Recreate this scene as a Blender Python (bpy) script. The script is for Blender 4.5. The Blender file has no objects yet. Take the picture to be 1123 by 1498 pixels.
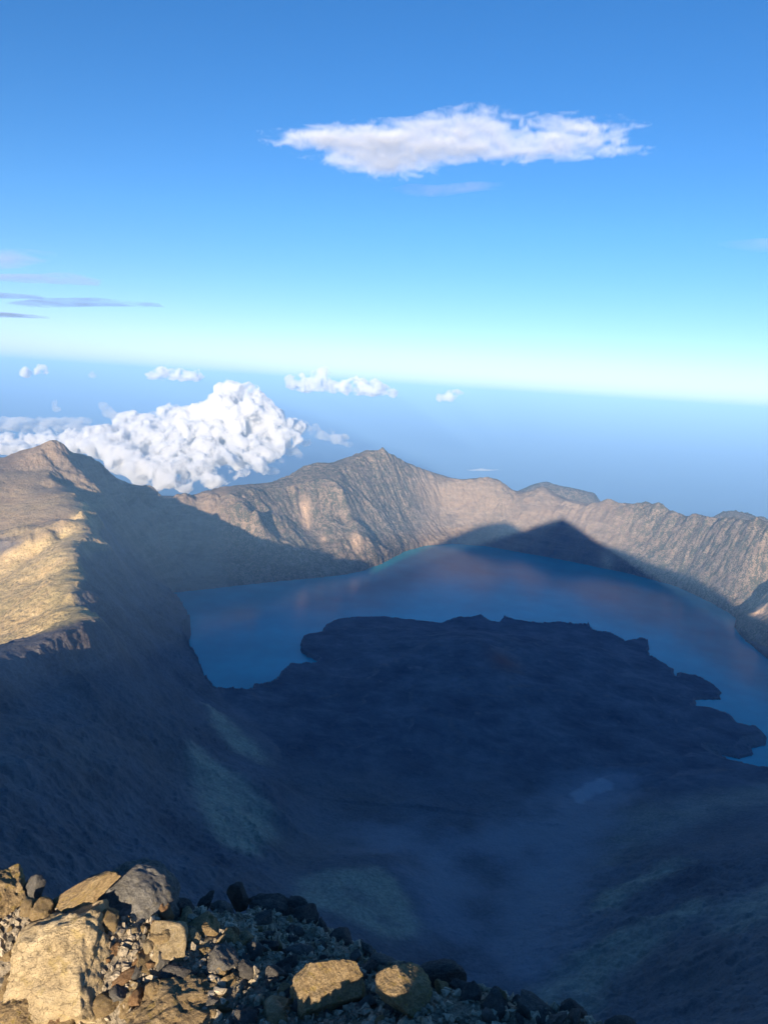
import bpy, bmesh, math, random
import numpy as np
from mathutils import Vector, noise as mnoise

random.seed(7)
rng = np.random.default_rng(11)
sc = bpy.context.scene
COL = sc.collection
R = math.radians

# ------------------------------------------------------------------ camera
# 1 unit = 1 m, the camera at the origin near the volcano's summit (3 720 m);
# the crater lake lies 1 590 m lower, the sea 3 700 m lower.
F, PITCH, ROLL = 1085.0, R(9.6), math.atan(73 / 1123)
W0, H0 = 1123.0, 1498.0
cP, sP, cR, sR = math.cos(PITCH), math.sin(PITCH), math.cos(ROLL), math.sin(ROLL)


def ray(u, v):
    dx, dy = u - W0 / 2, v - H0 / 2
    x, y = dx * cR + dy * sR, -dx * sR + dy * cR
    return np.array([x, F * cP - y * sP, -F * sP - y * cP])


ZS = 0.935                                # scales every height below the camera in the lists


def at_z(u, v, z):
    d = ray(u, v)
    z = z * ZS if z < 0 else z
    return d * (z / d[2])


def at_r(u, v, r):
    d = ray(u, v)
    return d * (r / math.hypot(d[0], d[1]))


def at_y(u, v, y):
    d = ray(u, v)
    return d * (y / d[1])


cam_d = bpy.data.cameras.new("camera")
cam = bpy.data.objects.new("camera", cam_d)
COL.objects.link(cam)
sc.camera = cam
cam_d.sensor_fit = 'VERTICAL'
cam_d.sensor_height = 36.0
cam_d.lens = 36.0 * F / H0
cam_d.clip_start = 0.1
cam_d.clip_end = 600000
right = Vector((1, 0, 0))
upv = Vector((0, sP, cP))
fwd = Vector((0, cP, -sP))
# the phone was held a little askew: the horizon drops to the right
r2 = right * cR - (-upv) * 0 + 0 * upv
cam_right = right * cR + upv * sR
cam_up = -right * sR + upv * cR
from mathutils import Matrix
m3 = Matrix((cam_right, cam_up, -fwd)).transposed()
cam.matrix_world = m3.to_4x4()

LAKE = -1700.0 * ZS
SEA = -3700.0
sd_ = ray(822, 757)
SUN_AZ = math.atan2(sd_[0], sd_[1])                      # the light travels this way
SUN_EL = math.atan2(-sd_[2], math.hypot(sd_[0], sd_[1]))
T = np.array([math.sin(SUN_AZ), math.cos(SUN_AZ)])
PV = np.array([math.cos(SUN_AZ), -math.sin(SUN_AZ)])
print("sun az", math.degrees(SUN_AZ), "el", math.degrees(SUN_EL))


# ------------------------------------------------------------------ helpers
def link(o, parent=None, **props):
    COL.objects.link(o)
    if parent is not None:
        o.parent = parent
    for k, v in props.items():
        o[k] = v
    return o


def np_mesh(name, V, Fq, smooth=True):
    """mesh from arrays: V n x 3, Fq m x 4 (or 3)"""
    me = bpy.data.meshes.new(name)
    k = Fq.shape[1]
    me.vertices.add(len(V))
    me.vertices.foreach_set("co", np.ascontiguousarray(V, dtype=np.float32).ravel())
    me.loops.add(Fq.size)
    me.loops.foreach_set("vertex_index", np.ascontiguousarray(Fq, dtype=np.int32).ravel())
    me.polygons.add(len(Fq))
    me.polygons.foreach_set("loop_start", np.arange(0, Fq.size, k, dtype=np.int32))
    me.polygons.foreach_set("loop_total", np.full(len(Fq), k, dtype=np.int32))
    me.polygons.foreach_set("use_smooth", np.full(len(Fq), smooth, dtype=bool))
    me.update(calc_edges=True)
    return me


def grid_faces(nr, nc):
    i = np.arange(nr - 1)[:, None] * nc + np.arange(nc - 1)[None, :]
    return np.stack([i, i + 1, i + nc + 1, i + nc], -1).reshape(-1, 4)


_perm = rng.permutation(4096)
_g = rng.uniform(0, 2 * np.pi, 4096)
_gx, _gy = np.cos(_g), np.sin(_g)


def perlin(x, y):
    xi, yi = np.floor(x).astype(np.int64), np.floor(y).astype(np.int64)
    xf, yf = x - xi, y - yi
    u = xf * xf * xf * (xf * (xf * 6 - 15) + 10)
    v = yf * yf * yf * (yf * (yf * 6 - 15) + 10)

    def h(a, b):
        return _perm[(_perm[a & 4095] + b) & 4095]

    def g(a, b, fx, fy):
        k = h(a, b)
        return _gx[k] * fx + _gy[k] * fy
    n00 = g(xi, yi, xf, yf)
    n10 = g(xi + 1, yi, xf - 1, yf)
    n01 = g(xi, yi + 1, xf, yf - 1)
    n11 = g(xi + 1, yi + 1, xf - 1, yf - 1)
    return 1.5 * ((n00 * (1 - u) + n10 * u) * (1 - v) + (n01 * (1 - u) + n11 * u) * v)


def fbm(x, y, octv=5, gain=0.5, ridged=False):
    a, s, t = 1.0, 0.0, 0.0
    for k in range(octv):
        n = perlin(x * 2 ** k + 17.3 * k, y * 2 ** k - 9.1 * k)
        s = s + a * ((1 - 2 * np.abs(n)) if ridged else n)
        t += a
        a *= gain
    return s / t


def sstep(a, b, x):
    t = np.clip((x - a) / (b - a), 0, 1)
    return t * t * (3 - 2 * t)


def bilin(G, fx, fy):
    ny, nx = G.shape
    fx = np.clip(fx, 0, nx - 1.001)
    fy = np.clip(fy, 0, ny - 1.001)
    ix, iy = fx.astype(int), fy.astype(int)
    tx, ty = fx - ix, fy - iy
    return ((G[iy, ix] * (1 - tx) + G[iy, ix + 1] * tx) * (1 - ty)
            + (G[iy + 1, ix] * (1 - tx) + G[iy + 1, ix + 1] * tx) * ty)


def cubic(G, fx, fy):
    ny, nx = G.shape
    fx = np.clip(fx, 1, nx - 3.001)
    fy = np.clip(fy, 1, ny - 3.001)
    ix, iy = fx.astype(int), fy.astype(int)
    tx, ty = fx - ix, fy - iy

    def w(t):
        return (0.5 * (-t + 2 * t * t - t ** 3), 0.5 * (2 - 5 * t * t + 3 * t ** 3),
                0.5 * (t + 4 * t * t - 3 * t ** 3), 0.5 * (-t * t + t ** 3))
    wx, wy = w(tx), w(ty)
    out = 0
    for j in range(4):
        row = 0
        for i in range(4):
            row = row + wx[i] * G[iy + j - 1, ix + i - 1]
        out = out + wy[j] * row
    return out


def rbf(P, Z, QX, QY, smooth=0.0):
    """linear-kernel scattered interpolation with a plane"""
    n = len(P)
    D = np.hypot(P[:, None, 0] - P[None, :, 0], P[:, None, 1] - P[None, :, 1])
    A = np.zeros((n + 3, n + 3))
    A[:n, :n] = -D + np.eye(n) * smooth
    A[:n, n] = 1
    A[:n, n + 1:] = P
    A[n:, :n] = A[:n, n:].T
    w = np.linalg.lstsq(A, np.concatenate([Z, [0, 0, 0]]), rcond=1e-10)[0]
    out = np.zeros(QX.shape)
    flat = out.ravel()
    qx, qy = QX.ravel(), QY.ravel()
    for s in range(0, len(qx), 20000):
        e = s + 20000
        d = np.hypot(qx[s:e, None] - P[None, :, 0], qy[s:e, None] - P[None, :, 1])
        flat[s:e] = -d @ w[:n] + w[n] + qx[s:e] * w[n + 1] + qy[s:e] * w[n + 2]
    return flat.reshape(QX.shape)


# ------------------------------------------------------------------ terrain
CP = []                                   # control points x, y, z


def ctl(pts, mode, densify=0):
    ps = [(at_r(u, v, a) if mode == 'r' else at_z(u, v, a)) for u, v, a in pts]
    out = []
    for a, b in zip(ps[:-1], ps[1:]):
        k = 1
        if densify:
            k = max(1, int(np.hypot(*(b - a)[:2]) / densify))
        for i in range(k):
            out.append(a + (b - a) * i / k)
    out.append(ps[-1])
    CP.extend(out)
    return ps


# far rim, seen against the haze
crest = [(183, 716, 6400), (200, 719, 6400), (212, 716, 6400), (220, 712, 6400), (230, 719, 6420), (260, 720, 6450),
         (288, 729, 6480), (300, 721, 6500), (330, 711, 6600), (370, 708, 6800), (400, 706, 6950),
         (425, 697, 7200), (450, 684, 7400), (465, 677, 7450), (490, 676, 7550), (520, 668, 7700), (545, 660, 7850),
         (560, 660, 7950), (575, 666, 8050), (600, 682, 8250), (620, 687, 8350), (645, 695, 8400),
         (668, 702, 8400), (690, 702, 8400), (712, 699, 8400), (722, 702, 8400), (735, 713, 8350),
         (757, 728, 8300), (775, 720, 8350), (795, 714, 8350), (815, 728, 8250), (845, 736, 8100),
         (870, 738, 8000), (890, 733, 7950), (910, 741, 7850), (935, 740, 7800), (945, 735, 7800),
         (960, 742, 7650), (985, 752, 7500), (1010, 757, 7350), (1030, 761, 7200), (1055, 760, 7050),
         (1080, 765, 6900), (1100, 764, 6800), (1123, 772, 6650), (1180, 775, 6400), (1260, 790, 6100),
         (1350, 800, 5700)]
cw = ctl(crest, 'r', 130)
for q in cw[::2]:                        # outer flanks behind the rim
    r0 = math.hypot(q[0], q[1])
    for dr, dz in ((350, -110), (1200, -480), (3000, -1200)):
        k = (r0 + dr) / r0
        CP.append(np.array([q[0] * k, q[1] * k, q[2] + dz]))

# mountain at the left end of the rim
ctl([(-120, 690, 5900), (-50, 680, 5950), (0, 671, 6000), (40, 661, 6050), (68, 650, 6100), (76, 648, 6100), (88, 653, 6120),
     (98, 662, 6150), (120, 672, 6250), (140, 680, 6300), (160, 698, 6350), (183, 716, 6400)], 'r', 120)
ctl([(80, 655, 6050), (98, 672, 5950), (109, 690, 5850), (125, 700, 5800), (143, 716, 5750)], 'r', 100)
ctl([(85, 690, 5850), (92, 712, 5700)], 'r')
ctl([(68, 670, 5950), (72, 690, 5750), (80, 713, 5450)], 'r', 120)
ctl([(40, 690, 5800), (0, 705, 5600), (40, 716, 5450), (70, 716, 5500), (0, 732, 5350), (-100, 722, 5350)], 'r')
ctl([(160, 728, 5900), (180, 737, 5950), (200, 728, 6200)], 'r')
for u, v, r0 in ((0, 671, 6000), (76, 648, 6100), (140, 680, 6300), (-120, 690, 5900)):
    q = at_r(u, v, r0)
    for dr, dz in ((500, -250), (2000, -1100)):
        k = (r0 + dr) / r0
        CP.append(np.array([q[0] * k, q[1] * k, q[2] + dz]))
# rock band over the grass plateau
ctl([(-150, 795, 5050), (-60, 775, 5050), (0, 757, 5050), (40, 742, 5080), (75, 730, 5150), (108, 721, 5260)], 'r', 120)
ctl([(-150, 862, 4500), (-60, 845, 4520), (0, 820, 4520), (40, 796, 4470), (70, 778, 4480), (95, 760, 4570), (117, 745, 4720)], 'r', 120)
# crest of the left crater wall
LC = [(112, 722, -932), (125, 731, -950), (131, 742, -962), (137, 752, -970), (126, 780, -985), (110, 800, -990), (115, 815, -990),
      (109, 828, -992), (119, 843, -995), (110, 873, -998), (113, 884, -998), (150, 906, -1003), (118, 925, -990),
      (75, 945, -1000), (35, 968, -993), (0, 990, -985), (-60, 1030, -950)]
n0 = len(CP)
lcw = ctl(LC, 'z', 55)
for k in range(n0, len(CP)):
    CP[k] = CP[k] + rng.normal(size=3) * np.array([11, 11, 5])
for a, b in zip(lcw[:-1], lcw[1:]):        # the crest breaks off sharply on the crater side
    m = (a + b) / 2
    e = (b - a)[:2]
    nrm = np.array([-e[1], e[0]]) / np.hypot(*e)
    nrm = nrm if nrm[0] > 0 else -nrm
    if np.hypot(m[0], m[1]) > 2100:
        CP.append(np.array([m[0] + nrm[0] * 50, m[1] + nrm[1] * 50, m[2] - 80]))
ctl([(0, 968, -1150), (0, 930, -1172), (0, 900, -1192), (60, 930, -1082), (60, 900, -1088), (0, 850, -1232), (60, 850, -1112), (90, 840, -1046),
     (50, 815, -1125), (90, 790, -1042), (110, 768, -1000), (-150, 900, -1420), (-150, 1000, -1360), (-300, 900, -1600),
     (-300, 1050, -1500)], 'z')
# pinnacles of the crest that stay in the sun
ctl([(137, 781, -1005), (147, 790, -1020), (160, 799, -1045)], 'z')
ctl([(125, 871, -1005), (140, 867, -1010), (152, 864, -1025)], 'z')
# inner wall on the left
ctl([(160, 760, -1250), (200, 780, -1420), (170, 830, -1300), (215, 850, -1520), (175, 870, -1250), (220, 900, -1480),
     (190, 930, -1230), (240, 960, -1480), (200, 1000, -1270), (265, 1010, -1560), (120, 1000, -1090), (60, 1060, -1040),
     (150, 1080, -1200), (0, 1150, -1010), (100, 1150, -1120), (200, 1130, -1290), (0, 1250, -990), (100, 1250, -1120),
     (200, 1230, -1260), (270, 1150, -1440), (290, 1220, -1400), (270, 1290, -1300), (150, 1330, -1130), (0, 1350, -950),
     (250, 760, -1330), (300, 790, -1420), (250, 820, -1570)], 'z')
ctl([(300, 1045, -1560), (330, 1062, -1590), (365, 1080, -1615), (395, 1098, -1650)], 'z', 60)
ctl([(300, 1085, -1540), (340, 1105, -1600)], 'z')
ctl([(280, 1120, -1420), (315, 1140, -1460), (360, 1150, -1510), (398, 1165, -1560)], 'z', 60)
ctl([(320, 1200, -1450), (400, 1200, -1560), (330, 1260, -1420), (395, 1250, -1540)], 'z')
ctl([(420, 1110, -1685), (500, 1090, -1685), (440, 1160, -1670), (450, 1220, -1640), (420, 1270, -1580)], 'z')
# valley floor, lava land and the young cone
ctl([(400, 1050, -1690), (500, 1000, -1675), (600, 1000, -1650), (560, 960, -1665), (600, 1080, -1675), (700, 1140, -1682),
     (800, 1120, -1680), (860, 1050, -1680), (980, 1080, -1685), (940, 1020, -1672), (1060, 1080, -1688), (820, 985, -1655),
     (520, 920, -1675), (600, 930, -1650), (780, 940, -1650), (880, 950, -1670), (690, 1050, -1640), (760, 1040, -1650),
     (560, 1160, -1680), (640, 1200, -1672), (820, 1190, -1670), (860, 1160, -1685)], 'z')
ctl([(664, 932, -1585), (690, 943, -1568), (712, 950, -1572), (740, 972, -1600)], 'z', 60)
ctl([(630, 960, -1610), (700, 985, -1600), (760, 975, -1625)], 'z')
# right flank below the summit
ctl([(915, 1164, -1632), (960, 1160, -1610), (1010, 1158, -1592), (1060, 1156, -1575), (1123, 1156, -1560), (1200, 1152, -1530)], 'z', 90)
ctl([(930, 1230, -1560), (1040, 1210, -1490), (1123, 1212, -1440), (860, 1270, -1600), (960, 1300, -1460), (1060, 1290, -1360),
     (1123, 1300, -1270), (860, 1360, -1500), (960, 1390, -1370), (1123, 1400, -1160), (800, 1420, -1500), (880, 1480, -1380),
     (1000, 1490, -1240), (1123, 1498, -1060), (770, 1498, -1480), (1250, 1300, -1150), (1250, 1190, -1400)], 'z')
# gorge and mounds below
ctl([(700, 1240, -1660), (720, 1300, -1640), (700, 1380, -1590), (690, 1460, -1520), (780, 1280, -1640), (640, 1250, -1650)], 'z')
ctl([(430, 1290, -1510), (480, 1272, -1520), (540, 1262, -1535), (575, 1275, -1540)], 'z', 60)
ctl([(420, 1350, -1450), (520, 1330, -1500), (600, 1330, -1545), (620, 1370, -1540), (520, 1400, -1450), (640, 1440, -1500),
     (400, 1420, -1330), (560, 1470, -1430)], 'z')
# right shore and foot of the right wall, out of frame
ctl([(1180, 960, -1690), (1300, 1000, -1650), (1400, 1150, -1500), (1123, 890, -1640), (1200, 860, -1480)], 'z')
# foot of the far wall: a concave profile between shore and crest
SH = [(250, 867), (300, 862), (350, 856), (400, 851), (450, 846), (500, 841), (530, 835), (562, 822), (592, 806), (622, 798),
      (662, 795), (712, 799), (762, 808), (812, 817), (862, 827), (912, 837), (942, 845), (987, 857), (1027, 875), (1062, 894),
      (1077, 904)]
cu = [c[0] for c in crest]
for u, v in SH[:-1]:
    a = at_z(u, v, -1700)
    b = at_r(u, np.interp(u, cu, [c[1] for c in crest]), np.interp(u, cu, [c[2] for c in crest]))
    CP.append(a + np.array([0, 0, 6]))
    m = a + (b - a) * 0.45
    m[2] = a[2] + (b[2] - a[2]) * 0.37
    CP.append(m)
# spurs on the far face
for pts in ([(440, 704, 7050), (470, 706, 6980), (500, 722, 6880), (520, 765, 6700), (545, 800, 6580)],
            [(400, 708, 6900), (395, 740, 6550), (420, 785, 6300)],
            [(320, 722, 6450), (350, 742, 6250), (372, 752, 6150)]):
    ctl(pts, 'r', 120)
# the ridge the camera stands on (cast as the long shadow), and its outer flank
prof = [(-4500, -2400), (-3200, -1650), (-2400, -1200), (-1950, -930), (-1500, -640), (-1250, -440), (-1060, -290), (-930, -215), (-810, -156),
        (-690, -126), (-563, -106), (-490, -135), (-430, -172), (-369, -180), (-268, -116), (-150, -64), (-60, -26), (0, -6), (50, -24), (100, -50),
        (190, -98), (345, -196), (500, -235), (645, -270), (877, -358), (1000, -380), (1106, -390), (1218, -458), (1397, -560), (1450, -593),
        (1540, -560), (1630, -530), (1750, -590), (2000, -760), (2400, -1050), (3200, -1500), (4500, -2200)]
ps_, ph_ = [p[0] for p in prof], [p[1] for p in prof]
for s in list(range(-4500, -1600, 300)) + list(range(-1500, 1801, 60)) + list(range(2100, 4600, 300)):
    h = float(np.interp(s, ps_, ph_))
    x, y = s * PV
    CP.append(np.array([x, y, h]))
    if -1500 < s < 1800 and abs(s) > 150:
        for b, g in ((70, 0.75), (-90, 1.05)):
            CP.append(np.array([x - T[0] * b, y - T[1] * b, h - g * abs(b)]))
    for b, g in ((500, 0.62), (2000, 0.55), (5500, 0.46)):
        if s % 300 == 0 or (b == 500 and s % 120 == 0):
            CP.append(np.array([x - T[0] * b, y - T[1] * b, h - g * b]))
for az in range(-32, 33, 8):             # the inner face falls away steeply in front
    for r0, sl in ((60, 1.35), (250, 1.25), (600, 1.16), (950, 1.1)):
        a = R(az)
        h0 = float(np.interp(r0 * math.sin(a), ps_, ph_)) if abs(az) > 30 else 0
        CP.append(np.array([r0 * math.sin(a), r0 * math.cos(a), -6 + h0 * 0.55 - r0 * sl * (1 if abs(az) < 30 else 0.72)]))
CP = np.array(CP)
far = np.array([[x, y, SEA + dz] for x in (-18000, -9000, 0, 9000, 18000) for y, dz in ((17000, 250), (24000, -180))]
               + [[-20000, y, SEA + 300] for y in (-9000, 0, 8000)] + [[20000, y, SEA + 300] for y in (-9000, 0, 8000)]
               + [[x, -12000, SEA + 300] for x in (-15000, 0, 15000)])
hills_r = [(800, 707, 10600), (835, 716, 10500), (770, 719, 10700), (870, 724, 10600), (1075, 746, 9200), (1045, 757, 9100), (1123, 763, 9100)]
hz = np.array([at_r(*h) for h in hills_r])
CPA = np.vstack([CP, far, hz])

GX0, GX1, GY0, GY1, GS = -5200.0, 5200.0, -1600.0, 9800.0, 10.0
gx = np.arange(GX0, GX1 + 1, GS)
gy = np.arange(GY0, GY1 + 1, GS)
# coarse evaluation everywhere, refined by cubic interpolation
CX0, CY0, CS = -21000.0, -13000.0, 60.0
cxs = np.arange(CX0, 21001, CS)
cys = np.arange(CY0, 25001, CS)
# thin out duplicates
key = {}
for p in CPA:
    key.setdefault((round(p[0] / 12), round(p[1] / 12)), p)
CPA = np.array(list(key.values()))
CQX, CQY = np.meshgrid(cxs, cys)
print("control points", len(CPA))
HC = rbf(CPA[:, :2], CPA[:, 2], CQX, CQY, 1.0)
FX, FY = np.meshgrid(gx, gy)
# the fine area gets its own evaluation at 20 m, then cubic to 10 m
fx2 = np.arange(GX0 - 60, GX1 + 80, 20.0)
fy2 = np.arange(GY0 - 60, GY1 + 80, 20.0)
Q2X, Q2Y = np.meshgrid(fx2, fy2)
H2 = rbf(CPA[:, :2], CPA[:, 2], Q2X, Q2Y, 1.0)
H = cubic(H2, (FX - fx2[0]) / 20.0, (FY - fy2[0]) / 20.0)

# lake outline: the shore as it runs round the crater, then round the lava peninsula
shore = SH + [(1075, 918), (1092, 940), (1117, 960), (1150, 985), (1300, 1030), (1300, 1122), (1123, 1125), (1090, 1119), (1060, 1110), (1042, 1100),
              (1080, 1110), (1100, 1105), (1098, 1094), (1118, 1090), (1120, 1080), (1105, 1066), (1080, 1061), (1065, 1046),
              (1040, 1036), (1017, 1033), (1018, 1024), (1052, 1023), (1055, 1013), (1040, 1001), (1020, 989), (992, 984),
              (990, 991), (985, 981), (965, 968), (949, 959), (948, 939), (940, 934), (915, 939), (895, 928), (866, 923),
              (862, 915), (840, 914), (820, 911), (790, 913), (760, 909), (746, 906), (735, 903), (729, 912), (715, 908), (702, 900), (694, 904),
              (670, 904), (645, 912), (600, 907), (560, 903), (520, 903), (490, 908), (476, 915), (470, 925), (445, 931), (440, 941),
              (441, 955), (455, 963), (466, 968), (464, 973), (425, 976), (414, 986), (400, 1002), (385, 1007), (368, 1009), (369, 1015), (340, 1021),
              (314, 1027), (300, 1015), (291, 1004), (286, 995), (277, 982), (266, 965), (270, 945), (277, 930), (269, 920),
              (262, 903), (250, 882)]
poly = np.array([at_z(u, v, -1700)[:2] for u, v in shore])


def poly_sd(PX, PY, poly):
    """signed distance, positive inside"""
    d = np.full(PX.shape, 1e9)
    inside = np.zeros(PX.shape, bool)
    n = len(poly)
    for i in range(n):
        ax, ay = poly[i]
        bx, by = poly[(i + 1) % n]
        ex, ey = bx - ax, by - ay
        t = np.clip(((PX - ax) * ex + (PY - ay) * ey) / (ex * ex + ey * ey + 1e-9), 0, 1)
        d = np.minimum(d, (PX - ax - t * ex) ** 2 + (PY - ay - t * ey) ** 2)
        c = (ay > PY) != (by > PY)
        if ey != 0:
            inside ^= c & (PX < ex * (PY - ay) / ey + ax)
    d = np.sqrt(d)
    return np.where(inside, d, -d)


wob = fbm(FX / 160, FY / 160, 4)
SD = np.full(FX.shape, -5000.0)
x0, x1 = poly[:, 0].min() - 700, poly[:, 0].max() + 700
y0, y1 = poly[:, 1].min() - 700, poly[:, 1].max() + 700
ix = (gx > x0) & (gx < x1)
iy = (gy > y0) & (gy < y1)
sub = np.ix_(iy, ix)
wb2 = fbm(FX / 55, FY / 55, 3)
SD[sub] = poly_sd(FX[sub] + 14 * wob[sub] + 13 * wb2[sub], FY[sub] + 14 * np.roll(wob, 300, 1)[sub] + 16 * np.roll(wb2, 200, 1)[sub], poly)


def shape_lake(H):
    land = LAKE + np.clip(-SD, 0, 400) * 0.45 + np.minimum(np.clip(-SD, 0, 1e9) * 0.5, 7)
    land = LAKE + np.where(SD < 0, np.minimum(-SD * 0.6, 9 + 5 * wob), 0)
    under = LAKE - np.clip(SD * 0.6, 0, 70)
    # a flat beach at the lake's hidden arm on the right
    bx, by = at_z(1100, 1112, -1700)[:2]
    beach = np.exp(-(((FX - bx) / 420) ** 2 + ((FY - by) / 420) ** 2))
    H = np.where((SD < 0) & (beach > 0.3), np.minimum(H, LAKE + 5 - SD * (0.12 + 1.2 * (1 - beach))), H)
    return np.where(SD > 0, np.minimum(H, under), np.maximum(H, land))


# ---- relief: ridges and gullies on the steep ground
gyy, gxx = np.gradient(H, GS)
slope = np.hypot(gxx, gyy)


def blur(A, n):
    for _ in range(3):
        for ax in (0, 1):
            c = np.cumsum(np.concatenate([np.repeat(np.take(A, [0], ax), n + 1, ax), A, np.repeat(np.take(A, [-1], ax), n, ax)], ax), ax)
            m = 2 * n + 1
            A = (np.take(c, range(m, c.shape[ax]), ax) - np.take(c, range(0, c.shape[ax] - m), ax)) / m
    return A


sl = blur(slope, 5)
steep = sstep(0.32, 0.62, sl)
RR = np.hypot(FX, FY)
# smooth grass plateau on the left
pl_poly = np.array([at_z(u, v, z)[:2] for u, v, z in
                    [(126, 735, -955), (137, 752, -970), (126, 780, -985), (112, 800, -990), (119, 843, -995), (110, 873, -998), (150, 906, -1003),
                     (75, 938, -1020), (0, 962, -1130), (-300, 1010, -1420), (-300, 900, -1260)]]
                   + [at_r(u, v, r)[:2] for u, v, r in [(-150, 862, 4500), (0, 822, 4510), (70, 780, 4470), (95, 762, 4560)]])
PLSD = poly_sd(FX, FY, pl_poly)
grass = sstep(-40, 40, PLSD + 30 * wob)
cxc, cyc = 300.0, 4300.0
ang = np.arctan2(FX - cxc, FY - cyc)
rc = np.hypot(FX - cxc, FY - cyc)
wx = fbm(FX / 700, FY / 700, 3)
gul = fbm(ang * 22 + 1.6 * wx + rc / 900, rc / 1500 + wx * 0.5, 5, 0.6, True)
gen = fbm(FX / 420 + 0.5 * wx, FY / 420 + 0.5 * np.roll(wx, 150, 0), 6, 0.55, True)
crest_d = np.full(FX.shape, 1e9)
for a, b in zip(lcw[:-1], lcw[1:]):
    e = (b - a)[:2]
    tt = np.clip(((FX - a[0]) * e[0] + (FY - a[1]) * e[1]) / (e @ e), 0, 1)
    crest_d = np.minimum(crest_d, np.hypot(FX - a[0] - tt * e[0], FY - a[1] - tt * e[1]))
amp = steep * (1 - grass) * sstep(500, 1500, RR) * (0.15 + 0.85 * sstep(40, 350, crest_d))
H = H + amp * (9 * (gul - 0.15) + 52 * (gen - 0.1)) + steep * (1 - grass) * 9 * fbm(FX / 70, FY / 70, 3) + (1 - grass) * 10 * fbm(FX / 260, FY / 260, 5)
H = H + sstep(0.3, 0.15, sl) * (RR > 2600) * (RR < 5600) * (H < -1560 * ZS) * 14 * fbm(FX / 330 + wx, FY / 260, 5, 0.5, True) + grass * (3 * fbm(FX / 300, FY / 300, 4) + 1.5 * fbm(FX / 60, FY / 30, 3))


# ---- rain: droplets carve the gullies
def erode(H, n, steps, batches, cap=None):
    ny, nx = H.shape
    for b in range(batches):
        px = rng.uniform(2, nx - 3, n)
        py = rng.uniform(2, ny - 3, n)
        dx = np.zeros(n)
        dy = np.zeros(n)
        sed = np.zeros(n)
        wat = np.ones(n)
        vel = np.ones(n)
        Hf = H
        for s in range(steps):
            ixx, iyy = px.astype(int), py.astype(int)
            tx, ty = px - ixx, py - iyy
            h00, h10 = Hf[iyy, ixx], Hf[iyy, ixx + 1]
            h01, h11 = Hf[iyy + 1, ixx], Hf[iyy + 1, ixx + 1]
            gxv = (h10 - h00) * (1 - ty) + (h11 - h01) * ty
            gyv = (h01 - h00) * (1 - tx) + (h11 - h10) * tx
            h = (h00 * (1 - tx) + h10 * tx) * (1 - ty) + (h01 * (1 - tx) + h11 * tx) * ty
            dx = dx * 0.25 - gxv * 0.75
            dy = dy * 0.25 - gyv * 0.75
            L = np.hypot(dx, dy) + 1e-6
            dx, dy = dx / L, dy / L
            nxp = np.clip(px + dx, 1, nx - 3)
            nyp = np.clip(py + dy, 1, ny - 3)
            jx, jy = nxp.astype(int), nyp.astype(int)
            ux, uy = nxp - jx, nyp - jy
            h2 = (Hf[jy, jx] * (1 - ux) + Hf[jy, jx + 1] * ux) * (1 - uy) + (Hf[jy + 1, jx] * (1 - ux) + Hf[jy + 1, jx + 1] * ux) * uy
            dh = h2 - h
            capy = np.maximum(-dh, 0.05) * vel * wat * 0.55
            dep = np.where(dh > 0, np.minimum(dh, sed), np.where(sed > capy, (sed - capy) * 0.25, -np.minimum((capy - sed) * 0.22, -np.minimum(dh, 0) * 0.9)))
            sed = sed - dep
            idx = np.concatenate([iyy * nx + ixx, iyy * nx + ixx + 1, (iyy + 1) * nx + ixx, (iyy + 1) * nx + ixx + 1])
            wgt = np.concatenate([dep * (1 - tx) * (1 - ty), dep * tx * (1 - ty), dep * (1 - tx) * ty, dep * tx * ty])
            H = H + np.bincount(idx, wgt, ny * nx).reshape(ny, nx)
            Hf = H
            vel = np.sqrt(np.maximum(vel * vel - dh * 0.04, 0.05)).clip(0, 4)
            wat *= 0.985
            px, py = nxp, nyp
    return H


Hb = H.copy()
HE = erode(H, 50000, 48, 10)
dE = np.clip(HE - Hb, -45, 30)
dE = 0.75 * (0.3 * dE + 0.7 * blur(dE, 1))
H = Hb + dE * (0.15 + 0.85 * (1 - grass)) * sstep(300, 900, RR)
H = shape_lake(H)
gyy, gxx = np.gradient(H, GS)
slope = np.hypot(gxx, gyy)

# ---- polar sheet round the camera: fine where the picture looks
az = np.concatenate([np.arange(-180, -40, 2.5), np.arange(-40, -31, 0.4), np.arange(-31, 31.001, 0.065), np.arange(31.4, 40, 0.4), np.arange(40, 180.1, 2.5)])
rad = np.concatenate([np.geomspace(9, 1000, 120)[:-1], np.geomspace(1000, 5000, 640)[:-1], np.arange(5000, 8800, 8.5), np.geomspace(8800, 27000, 150)])
AZ, RD = np.meshgrid(np.radians(az), rad)
X, Y = RD * np.sin(AZ), RD * np.cos(AZ)
print("terrain verts", X.size)
fx, fy = (X - GX0) / GS, (Y - GY0) / GS
inb = sstep(0, 25, np.minimum(np.minimum(fx, (gx.size - 1) - fx), np.minimum(fy, (gy.size - 1) - fy)))
ZF = cubic(H, fx, fy)
ZC = cubic(HC, (X - CX0) / CS, (Y - CY0) / CS)
ZC = ZC + (40 * fbm(X / 900, Y / 900, 5, 0.5, True)) * np.where(RD > 1500, 1, 0)
Z = ZF * inb + ZC * (1 - inb)
slp = bilin(slope, fx, fy) * inb + 0.4 * (1 - inb)
gr = bilin(grass, fx, fy) * inb
sdv = bilin(SD, fx, fy) * inb - 3000 * (1 - inb)
fine = sstep(0.25, 0.7, slp)
dry = (sdv < 0)
Z = Z + dry * sstep(500, 1200, RD) * (fine * (9.0 * fbm(X / 60, Y / 60, 4, 0.6, True) + 3.5 * fbm(X / 17, Y / 17, 3)) + (1 - gr) * (1 - fine) * 2.5 * fbm(X / 45, Y / 45, 4))
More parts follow.
